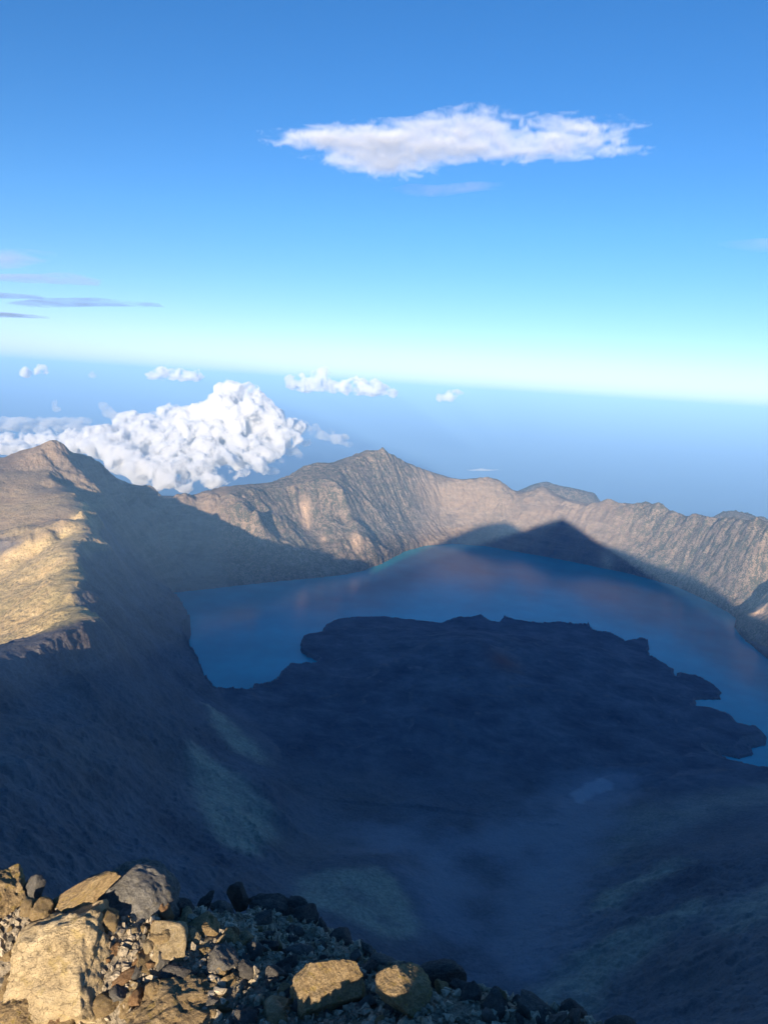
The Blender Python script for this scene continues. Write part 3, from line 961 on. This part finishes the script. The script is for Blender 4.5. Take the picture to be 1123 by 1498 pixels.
for nm, out, dens, col, lab, sd0 in (  # the dark streaks have their shade put into the colour
        ("a", [(-60, 362), (20, 364), (80, 370), (70, 380), (20, 392), (-60, 396)], 0.0012, (0.85, 0.88, 1), "pale lilac cloud streak cut by the left edge, topmost of the low streaks", 2.2),
        ("b", [(-40, 402), (60, 402), (105, 398), (145, 408), (140, 418), (60, 414), (-40, 412)], 0.0016, (0.7, 0.78, 0.95), "short grey blue cloud streak with a hooked white end at left", 3.7),
        ("c", [(20, 442), (60, 437), (140, 436), (230, 444), (238, 449), (150, 448), (60, 450), (0, 447)], 0.0022, (0.42, 0.5, 0.68), "longest dark blue cloud streak low in the sky at left", 5.9),
        ("d", [(-50, 428), (0, 429), (70, 434), (60, 437), (0, 436), (-50, 436)], 0.0022, (0.45, 0.52, 0.7), "thin dark cloud streak at the left edge, just above the longest one", 7.1),
        ("e", [(-50, 455), (0, 457), (75, 462), (70, 466), (0, 464), (-50, 464)], 0.002, (0.5, 0.58, 0.75), "lowest dark cloud streak at the left edge nearest the horizon", 8.8),
        ("f", [(1065, 358), (1110, 354), (1200, 352), (1200, 366), (1110, 366)], 0.0008, (0.95, 0.97, 1), "small faint white wisp by the right edge of the sky", 9.4)):
    o = sheet_cloud("streaked_cloud", out, 1700, 50, lab, dens, col, 0.0009, 0.0009, 0.33, 0.55, 0.1, sd0, 60)
    if nm != "f":
        o["group"] = lo_g
# steam over the hot stream where the lava land meets the right flank
steam = cumulus("steam_plume", [(868, 1160, 2950, 7), (880, 1152, 2960, 9), (893, 1160, 2960, 7), (858, 1163, 2945, 6), (849, 1168, 2935, 6), (842, 1172, 2925, 5)],
                "pale patch of steam lying where the dark lava meets the right slope", volume_mat("steam", 0.02), None, 4.0, (8, 4), 0.6, 6)
steam["category"] = "steam"


# ------------------------------------------------------------------ the stony edge in front of the camera
GC = [(-80, 1520, 3.2), (0, 1520, 3.25), (150, 1520, 3.2), (300, 1520, 3.1), (450, 1520, 3.0), (600, 1520, 2.95), (750, 1520, 2.95), (900, 1525, 2.9),
      (0, 1400, 3.47), (150, 1400, 3.43), (300, 1400, 3.6), (420, 1400, 3.85), (520, 1440, 3.5), (620, 1460, 3.35),
      (-80, 1320, 3.7), (0, 1320, 3.66), (100, 1325, 3.62), (200, 1330, 3.7), (300, 1335, 4.0), (380, 1332, 4.5), (450, 1347, 4.5), (540, 1396, 4.1),
      (640, 1431, 3.75), (740, 1461, 3.45), (850, 1497, 3.1), (930, 1512, 2.95)]
GCA = np.array(GC, float)
gp = [at_y(*g) for g in GC]
edge = gp[14:]
gpts = list(gp)
for q in edge:
    gpts += [q + np.array([0.05, 0.35, -0.45]), q + np.array([0.1, 0.9, -1.5]), q + np.array([0.2, 2.5, -4.4])]
gpts += [np.array(p) for p in [(1.6, 2.9, -3.6), (2.5, 2.6, -4.5), (1.3, 2.2, -2.9), (2.5, 1.0, -3.2), (3.5, 0.0, -3.6)]]
tel = math.tan(SUN_EL)
for b in (0.4, -0.5, -1.6):              # ground beside and behind the camera; it shades the right of the edge
    for s_, h_ in ((-4.5, -4.0), (-3.2, -3.7), (-2.4, -3.5), (-1.95, -3.35), (-1.62, -3.15), (-1.4, -2.74), (-1.1, -2.7), (-0.7, -2.68), (-0.45, -2.66), (-0.2, -1.9), (0.1, -1.75), (0.8, -2.0), (1.6, -2.6), (3.0, -3.4)):
        x, y = s_ * PV + b * T
        gpts.append(np.array([x, y, h_ - tel * b]))
for s_, h_ in ((-4.5, -5.2), (-2.5, -4.8), (-1.0, -4.2), (0.3, -3.6), (1.5, -4.2), (3.2, -5.0)):
    x, y = s_ * PV - 4.0 * T
    gpts.append(np.array([x, y, h_]))
gpts = np.array(gpts)
nx_, ny_ = 300, 380
gxs, gys = np.linspace(-4.2, 4.0, nx_), np.linspace(-3.5, 6.6, ny_)
GXX, GYY = np.meshgrid(gxs, gys)
GZ = rbf(gpts[:, :2], gpts[:, 2], GXX, GYY, 0.01)
GZ0 = GZ.copy()
GZ = GZ + 0.07 * fbm(GXX / 0.7, GYY / 0.7, 4) + 0.035 * fbm(GXX / 0.16, GYY / 0.16, 4, 0.6, True)
gme = np_mesh("scree_ground", np.stack([GXX, GYY, GZ], -1).reshape(-1, 3), grid_faces(ny_, nx_))
link(bpy.data.objects.new("scree_ground", gme), kind="structure")


def ground_z(x, y):
    return float(bilin(GZ, np.array([(x - gxs[0]) / (gxs[1] - gxs[0])]), np.array([(y - gys[0]) / (gys[1] - gys[0])]))[0])


def hit(u, v):
    """where the sight line through a picture point meets the stony ground"""
    d = ray(u, v)
    d = d / d[1]
    for y in np.arange(2.2, 6.4, 0.02):
        if ground_z(d[0] * y, y) > d[2] * y:
            return d * y
    return None


def rock_mat(name, c1, c2, c3, lichen=0.0, spot=14.0, stain=0.5):
    m, t = new_mat(name)
    pos = t.add('ShaderNodeTexCoord').outputs['Object']
    oi = t.add('ShaderNodeObjectInfo').outputs['Random']
    off = t.add('ShaderNodeVectorMath', operation='ADD')
    t.set(off, 0, pos)
    t.set(off, 1, t.add('ShaderNodeCombineXYZ', ins={0: t.math('MULTIPLY', oi, 37.0), 1: t.math('MULTIPLY', oi, 11.0)}).outputs[0])
    p = off.outputs[0]
    a = t.noise(p, 3.2, 8, 0.62, 0.3)
    b = t.noise(p, spot, 8, 0.7)
    f = t.noise(p, 90, 4, 0.7)
    c = t.ramp(a, [(0.3, c1), (0.5, c2), (0.7, c3)])
    c = t.mix(t.math('MULTIPLY', t.ramp(b, [(0.42, 1.0), (0.56, 0.0)]), stain), c, tuple(x * 0.35 for x in c1))
    c = t.mix(t.math('MULTIPLY', t.ramp(f, [(0.35, 0.0), (0.75, 1.0)]), 0.35), c, tuple(min(1, x * 1.3) for x in c3))
    if lichen:
        ln = t.noise(p, 5.0, 6, 0.6, 0.5)
        c = t.mix(t.math('MULTIPLY', t.ramp(ln, [(0.56, 0.0), (0.63, 1.0)]), lichen), c, (0.42, 0.30, 0.05, 1))
    c = t.mix(t.math('MULTIPLY', oi, 0.35), c, t.mix(0.5, c, (0.12, 0.10, 0.085, 1)))
    vor = t.add('ShaderNodeTexVoronoi', feature='DISTANCE_TO_EDGE', ins={'Scale': 3.4, 'Randomness': 1.0})
    wv = t.add('ShaderNodeVectorMath', operation='ADD')
    t.set(wv, 0, p)
    t.set(wv, 1, t.mix(0.75, (0, 0, 0, 1), t.add('ShaderNodeTexNoise', ins={'Vector': p, 'Scale': 4.0, 'Detail': 5.0}).outputs['Color']))
    t.set(vor, 'Vector', wv.outputs[0])
    crack = t.ramp(vor.outputs['Distance'], [(0.0, 0.0), (0.035, 1.0)])
    c = t.mix(t.math('MULTIPLY', t.math('SUBTRACT', 1.0, crack), 0.5), c, tuple(x * 0.3 for x in c1))
    b0 = t.add('ShaderNodeBump', ins={'Strength': 0.5, 'Distance': 0.03, 'Height': crack})
    b1 = t.add('ShaderNodeBump', ins={'Strength': 0.9, 'Distance': 0.05, 'Height': b, 'Normal': b0.outputs[0]})
    b2 = t.add('ShaderNodeBump', ins={'Strength': 0.6, 'Distance': 0.006, 'Height': f, 'Normal': b1.outputs[0]})
    bs = t.add('ShaderNodeBsdfPrincipled', ins={'Base Color': c, 'Roughness': 0.92, 'Specular IOR Level': 0.2, 'Normal': b2.outputs[0]})
    t.add('ShaderNodeOutputMaterial', ins={'Surface': bs.outputs[0]})
    return m


M_ochre = rock_mat("ochre_rock", (0.30, 0.20, 0.10), (0.49, 0.345, 0.175), (0.62, 0.47, 0.27), 0.5)
M_pale = rock_mat("pale_rock", (0.38, 0.28, 0.15), (0.60, 0.455, 0.255), (0.74, 0.60, 0.38), 0.35, 9.0, 0.35)
M_grey = rock_mat("grey_rock", (0.13, 0.125, 0.115), (0.22, 0.21, 0.19), (0.33, 0.31, 0.28), 0.1)
M_dark = rock_mat("dark_rock", (0.085, 0.08, 0.075), (0.16, 0.15, 0.138), (0.25, 0.23, 0.205), 0.0)
M_rust = rock_mat("rusty_rock", (0.26, 0.13, 0.06), (0.42, 0.24, 0.12), (0.52, 0.35, 0.20), 0.2)
gme.materials.append(rock_mat("scree", (0.20, 0.167, 0.12), (0.36, 0.30, 0.22), (0.48, 0.41, 0.30), 0.2, 22.0, 0.6))


def rock_mesh(name, seed, sub=5, cuts=9, blocky=0.0, rough=0.06, depth=(0.55, 0.92)):
    """a stone: a ball chopped by planes, then weathered"""
    r = np.random.default_rng(seed)
    V, Fc = ico(sub)
    V = V.copy()
    if blocky:
        q = np.abs(V) ** (1 - blocky)
        V = np.sign(V) * q
        V /= np.abs(V).max()
    for k in range(cuts):
        n = r.normal(size=3)
        n /= np.linalg.norm(n)
        d = r.uniform(*depth)
        over = V @ n - d
        V = V - np.outer(np.clip(over, 0, None) * 0.96, n)
    N = V / (np.linalg.norm(V, axis=1)[:, None] + 1e-9)
    o = Vector(r.uniform(-50, 50, 3))
    a = np.array([mnoise.fractal(Vector(v) * 1.6 + o, 0.9, 2.1, 5) for v in V])
    c_ = np.array([mnoise.fractal(Vector(v) * 11.0 + o, 0.8, 2.0, 3) for v in V]) if sub > 5 else 0
    b = np.array([mnoise.ridged_multi_fractal(Vector(v) * 4.0 + o, 0.9, 2.2, 4, 1.0, 2.0) for v in V]) - 1.0
    V = V + N * (a * rough * 1.6 + b * rough * 0.5 + c_ * rough * 0.22)[:, None]
    return np_mesh(name, V, Fc, False if sub < 3 else True)


def stone(name, mesh_seed, u, v, wpx, label, mat, asp=(1, 1, 1), rot=(0, 0, 0), sub=0, cuts=10, blocky=0.0, rough=0.06, y=None, group=None, lift=0.0, depth=(0.55, 0.92)):
    """a stone whose middle shows at picture point u, v and is wpx wide"""
    P = at_y(u, v, y) if y else hit(u, v)
    if P is None:                         # its middle stands above the brink
        P = at_y(u, v, float(rbf(GCA[:, :2], GCA[:, 2], np.array([float(u)]), np.array([float(v)]))[0]))
        print('brink', name, mesh_seed, P)
    dist = np.linalg.norm(P)
    w_ = wpx / F * (P @ np.array([0, cP, -sP])) / 2
    sub = sub or (6 if wpx > 80 else 5)
    me = rock_mesh(name, mesh_seed, sub, cuts, blocky, rough, depth)
    me.materials.append(mat)
    o = link(bpy.data.objects.new(name, me), label=label, category="rock")
    if group:
        o["group"] = group
    o.location = P + np.array([0, 0, lift])
    o.scale = (w_ * asp[0] * 1.12, w_ * asp[1] * 1.12, w_ * asp[2] * 1.12)
    o.rotation_euler = [R(a) for a in rot]
    return o


stone("boulder", 101, 92, 1405, 275, "big pale flat-faced boulder at the lower left, the largest of the lit rocks", M_pale, (1, 0.75, 0.6), (60, -14, 12), cuts=24, rough=0.06, y=3.45, depth=(0.38, 0.82))
stone("boulder", 102, 186, 1340, 150, "rounded dark grey boulder with one sunlit patch, standing highest on the edge", M_grey, (1, 0.85, 0.98), (0, 24, 20), cuts=7, rough=0.06, y=3.85, depth=(0.7, 0.95))
stone("rock_slab", 103, 112, 1318, 160, "long narrow sharp-crested slab leaning against the rounded grey boulder", M_ochre, (0.95, 0.32, 0.26), (8, -36, -8), cuts=14, y=3.68)
stone("boulder", 104, -6, 1322, 125, "lichen-stained boulder cut by the left edge of the picture", M_ochre, (0.75, 0.7, 1.0), (20, 10, 40), cuts=15, y=3.72)
stone("rock", 105, 50, 1300, 38, "small upright pointed rock between the left edge boulder and the slab", M_grey, (0.8, 0.7, 1.15), (0, 12, 30), y=3.75)
stone("rock", 106, 45, 1325, 34, "small pale rock below the upright pointed rock", M_ochre, (1, 0.8, 0.7), (20, 0, 70), y=3.62)
stone("rock", 107, 240, 1388, 62, "squarish grey topped block in the middle of the sunlit scree", M_pale, (0.9, 0.8, 1.0), (15, 6, 12), blocky=0.55, cuts=6, rough=0.04)
stone("rock", 108, 297, 1360, 52, "cube-like tan block with a cracked top beside the shade line", M_ochre, (0.95, 0.8, 0.85), (5, -6, 25), blocky=0.6, cuts=6, rough=0.05)
stone("rock", 109, 338, 1366, 24, "small orange tan stone right of the cube-like block", M_rust, (1, 0.9, 0.75), (0, 0, 60), sub=4)
stone("rock", 110, 322, 1412, 56, "rough grey brown rock at the border of sun and shade", M_grey, (0.9, 0.8, 0.95), (0, 14, -20), cuts=12)
stone("rock", 111, 264, 1432, 58, "dark shaded rock just below the squarish grey topped block", M_dark, (1, 0.7, 0.65), (0, 22, 10), cuts=9)
stone("boulder", 112, 248, 1490, 150, "low crumbly grey rock at the bottom edge left of the shade", M_ochre, (1, 0.7, 0.42), (12, -4, 15), rough=0.13, cuts=14, depth=(0.42, 0.86))
stone("boulder", 113, 476, 1458, 96, "chunky angular boulder with a sunlit tan face, left of the lit pair", M_ochre, (0.92, 0.85, 0.98), (6, -8, 28), blocky=0.45, cuts=10, rough=0.05, lift=0.06)
stone("boulder", 114, 582, 1478, 90, "angular boulder with a sunlit tan face, right of the lit pair", M_ochre, (1.0, 0.8, 0.74), (0, 12, -15), cuts=11, rough=0.055, lift=0.13)
stone("rock", 115, 349, 1312, 44, "spiky dark rock on the brink in the shade", M_dark, (0.7, 0.6, 0.95), (0, -16, 30), cuts=13, depth=(0.4, 0.85))
stone("rock", 116, 404, 1330, 66, "broad dark lump on the brink right of the spiky rock", M_dark, (1, 0.7, 0.62), (0, 10, 0), cuts=9)
stone("rock", 117, 441, 1342, 38, "dark rounded stone at the right end of the brink lumps", M_dark, (0.9, 0.7, 0.9), (0, 20, 50))
stone("rock", 118, 437, 1395, 46, "bluish grey wedge-shaped rock lying in the shade above the lit pair", M_grey, (1.05, 0.8, 0.6), (0, 26, 8))
stone("rock", 119, 398, 1440, 30, "upright oval grey stone in the shade left of the lit pair", M_grey, (0.75, 0.7, 1.1), (0, -14, 0), sub=4)
stone("rock", 120, 416, 1452, 26, "brown grey stone leaning on the upright oval stone", M_ochre, (0.9, 0.7, 1.0), (0, 20, 30), sub=4)
stone("rock", 121, 402, 1482, 54, "pale grey rock in the shade by the lower left of the lit pair", M_pale, (1, 0.8, 0.6), (0, -20, 12), cuts=8)
stone("rock", 122, 640, 1440, 74, "large dark wedge on the brink right of the lit pair", M_dark, (1.05, 0.7, 0.78), (0, -18, 12), cuts=12)
stone("rock", 123, 690, 1462, 46, "dark upright stone between the large wedge and the slanted slab", M_dark, (0.75, 0.6, 1.05), (0, 8, 40), cuts=12)
stone("rock", 124, 722, 1464, 40, "dark stone nestled against the slanted slab's left end", M_grey, (0.8, 0.7, 0.95), (0, -10, 10))
stone("rock", 125, 780, 1482, 76, "slanted slab with a pale bluish top near the right end of the edge", M_grey, (1.1, 0.6, 0.42), (10, 30, 0), cuts=9)
stone("rock", 126, 842, 1488, 60, "craggy dark rock just right of the slanted slab", M_dark, (1, 0.7, 0.7), (0, 34, 20), cuts=13)
stone("rock", 127, 905, 1502, 50, "last low dark rock at the right end of the edge", M_dark, (1.1, 0.7, 0.5), (0, 12, 20))
stone("rock", 128, 565, 1412, 44, "flat grey stone on the shaded slope above the lit boulders' gap", M_grey, (1.1, 0.7, 0.4), (0, 22, 0))
stone("rock", 129, 500, 1378, 50, "dark grey hump on the shaded brink above the chunky boulder", M_dark, (1, 0.7, 0.75), (0, 18, 60))
stone("rock", 130, 180, 1432, 36, "pink tan slab lying flat in the sunlit gravel below the squarish block", M_rust, (1.1, 0.6, 0.4), (0, -24, 30), sub=4)
stone("rock", 131, 232, 1328, 20, "small bright orange stone on the rounded grey boulder's right foot", M_rust, (1, 0.8, 0.9), (0, 10, 10), sub=4, y=3.75)
stone("rock", 132, 150, 1470, 44, "yellowish stone half buried in the bottom left gravel", M_ochre, (1, 0.7, 0.6), (0, 0, 30))
stone("rock", 133, 45, 1480, 90, "lichen-yellow hump at the bottom left corner", M_ochre, (1, 0.7, 0.7), (20, -10, 0), rough=0.09)

# jagged pieces along the brink
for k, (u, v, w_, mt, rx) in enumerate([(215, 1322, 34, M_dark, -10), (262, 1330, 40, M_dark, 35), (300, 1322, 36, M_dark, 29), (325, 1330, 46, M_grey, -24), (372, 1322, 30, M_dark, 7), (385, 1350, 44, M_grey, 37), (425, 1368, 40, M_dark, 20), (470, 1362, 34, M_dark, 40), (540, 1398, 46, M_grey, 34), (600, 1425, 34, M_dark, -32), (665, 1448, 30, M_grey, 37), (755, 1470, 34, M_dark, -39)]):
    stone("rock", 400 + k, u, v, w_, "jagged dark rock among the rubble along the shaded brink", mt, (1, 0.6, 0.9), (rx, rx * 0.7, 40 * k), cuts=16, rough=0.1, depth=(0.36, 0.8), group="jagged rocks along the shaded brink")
for k, (u, v, w_) in enumerate([(215, 1365, 22), (275, 1345, 24), (205, 1402, 30), (300, 1395, 26), (340, 1395, 20), (190, 1460, 30), (110, 1475, 34), (315, 1445, 26), (330, 1480, 26), (355, 1382, 20), (230, 1440, 24), (80, 1495, 40), (15, 1440, 40), (262, 1372, 22)]):
    stone("rock", 430 + k, u, v, w_, "broken golden rock lying in the sunlit rubble", (M_ochre, M_pale, M_rust)[k % 3], (1, 0.8, 0.85), (30 * k, 20, 50 * k), cuts=15, rough=0.09, depth=(0.4, 0.85), group="broken rocks in the sunlit rubble")

# smaller stones: a dozen shapes, copied
bases = [rock_mesh("stone", 300 + k, 4, 12, 0.3 * (k % 3), 0.09, (0.4, 0.88)) for k in range(14)]
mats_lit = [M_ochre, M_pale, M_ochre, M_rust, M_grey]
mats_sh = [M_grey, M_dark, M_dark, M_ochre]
protos = {}
n_st = 0
for k in range(1500):
    u, v = rng.uniform(-5, 920), rng.uniform(1300, 1500)
    P = hit(u, v)
    if P is None or P[1] > 5.0:
        continue
    if n_st >= 262:
        break
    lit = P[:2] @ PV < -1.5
    if v > 1498 or (lit and rng.uniform() < 0.15):
        continue
    w_ = (7 + 24 * rng.uniform() ** 2.0) / F * np.linalg.norm(P) / 2 * 1.15
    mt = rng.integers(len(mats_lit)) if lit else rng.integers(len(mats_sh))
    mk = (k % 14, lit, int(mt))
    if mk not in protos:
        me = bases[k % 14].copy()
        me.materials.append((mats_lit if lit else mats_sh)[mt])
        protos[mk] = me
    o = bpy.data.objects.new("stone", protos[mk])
    COL.objects.link(o)
    o.location = P + np.array([0, 0, w_ * 0.25])
    o.scale = w_ * rng.uniform(0.7, 1.15, 3)
    o.rotation_euler = rng.uniform(-3, 3, 3)
    o["category"] = "stone"
    o["label"] = "small loose stone in the sunlit scree" if lit else "small loose stone in the shaded scree"
    o["group"] = "stones in the sunlit scree" if lit else "stones in the shaded scree"
    n_st += 1
# gravel: chips nobody could count
V3, F3 = ico(1)
GVS, GFS, nv = [], [], 0
cnt = 0
while cnt < 26000:
    x, y = rng.uniform(-3.4, 1.5), rng.uniform(2.4, 5.2)
    z = ground_z(x, y)
    if z < -0.70 * y - 1.6:
        cnt += 1
        continue
    r0 = 0.004 + 0.026 * rng.uniform() ** 4
    q = V3 * (1 + 0.35 * rng.normal(size=(len(V3), 1))) * r0 * rng.uniform(0.6, 1.2, 3)
    GVS.append(q + np.array([x, y, z + r0 * 0.3]))
    GFS.append(F3 + nv)
    nv += len(V3)
    cnt += 1
grm = np_mesh("gravel", np.concatenate(GVS), np.concatenate(GFS), False)
grm.materials.append(rock_mat("gravel", (0.24, 0.20, 0.145), (0.45, 0.375, 0.27), (0.62, 0.53, 0.39), 0.12, 9.0, 0.5))
link(bpy.data.objects.new("gravel", grm), kind="stuff")


# ------------------------------------------------------------------ haze
def box_mesh(name, lo, hi):
    bm = bmesh.new()
    vs = [bm.verts.new((x, y, z)) for z in (lo[2], hi[2]) for y in (lo[1], hi[1]) for x in (lo[0], hi[0])]
    for f in ((0, 2, 3, 1), (4, 5, 7, 6), (0, 1, 5, 4), (2, 6, 7, 3), (0, 4, 6, 2), (1, 3, 7, 5)):
        bm.faces.new([vs[i] for i in f])
    me = bpy.data.meshes.new(name)
    bm.to_mesh(me)
    bm.free()
    return me


HAZE = 2.8e-5
hm, t = new_mat("haze")
pv = t.add('ShaderNodeVolumePrincipled', ins={'Color': (0.31, 0.59, 1.0), 'Density': HAZE, 'Anisotropy': -0.2})
t.add('ShaderNodeOutputMaterial', ins={'Volume': pv.outputs[0]})
hme = box_mesh("haze", (-205000, -65000, SEA - 70), (205000, 235000, 600))
hme.materials.append(hm)
haze = link(bpy.data.objects.new("haze", hme), kind="stuff")

# ------------------------------------------------------------------ sun and sky
sl_ = bpy.data.lights.new("sun", 'SUN')
sl_.energy = 5.0
sl_.angle = R(0.53)
sl_.color = (1.0, 0.83, 0.61)
sun = link(bpy.data.objects.new("sun", sl_))
d = Vector((math.sin(SUN_AZ) * math.cos(SUN_EL), math.cos(SUN_AZ) * math.cos(SUN_EL), -math.sin(SUN_EL)))
sun.rotation_euler = d.to_track_quat('-Z', 'Y').to_euler()
sun.location = (-40, -170, 40)

w = bpy.data.worlds.new("World")
sc.world = w
w.use_nodes = True
t = NT(w)
sky = t.add('ShaderNodeTexSky', sky_type='NISHITA', sun_disc=False, sun_elevation=SUN_EL, sun_rotation=SUN_AZ + math.pi, altitude=3000,
            air_density=1.0, dust_density=0.4, ozone_density=2.0)
hs = t.add('ShaderNodeHueSaturation', ins={'Hue': 0.509, 'Saturation': 1.28, 'Color': sky.outputs[0]})
zz = t.add('ShaderNodeSeparateXYZ', ins={0: t.add('ShaderNodeTexCoord').outputs['Generated']}).outputs['Z']
low = t.ramp(zz, [(0.0, 1.0), (0.05, 0.7), (0.2, 0.0)])
cs = t.mix(low, hs.outputs[0], (0.90, 0.76, 1.2, 1), 'MULTIPLY')
bg = t.add('ShaderNodeBackground', ins={'Color': cs, 'Strength': 0.098})
t.add('ShaderNodeOutputWorld', ins={'Surface': bg.outputs[0]})

sc.view_settings.view_transform = 'Standard'
sc.view_settings.look = 'None'
sc.view_settings.exposure = 1.12
sc.cycles.use_denoising = True
sc.cycles.volume_bounces = 12
sc.cycles.max_bounces = 14
sc.cycles.transparent_max_bounces = 64
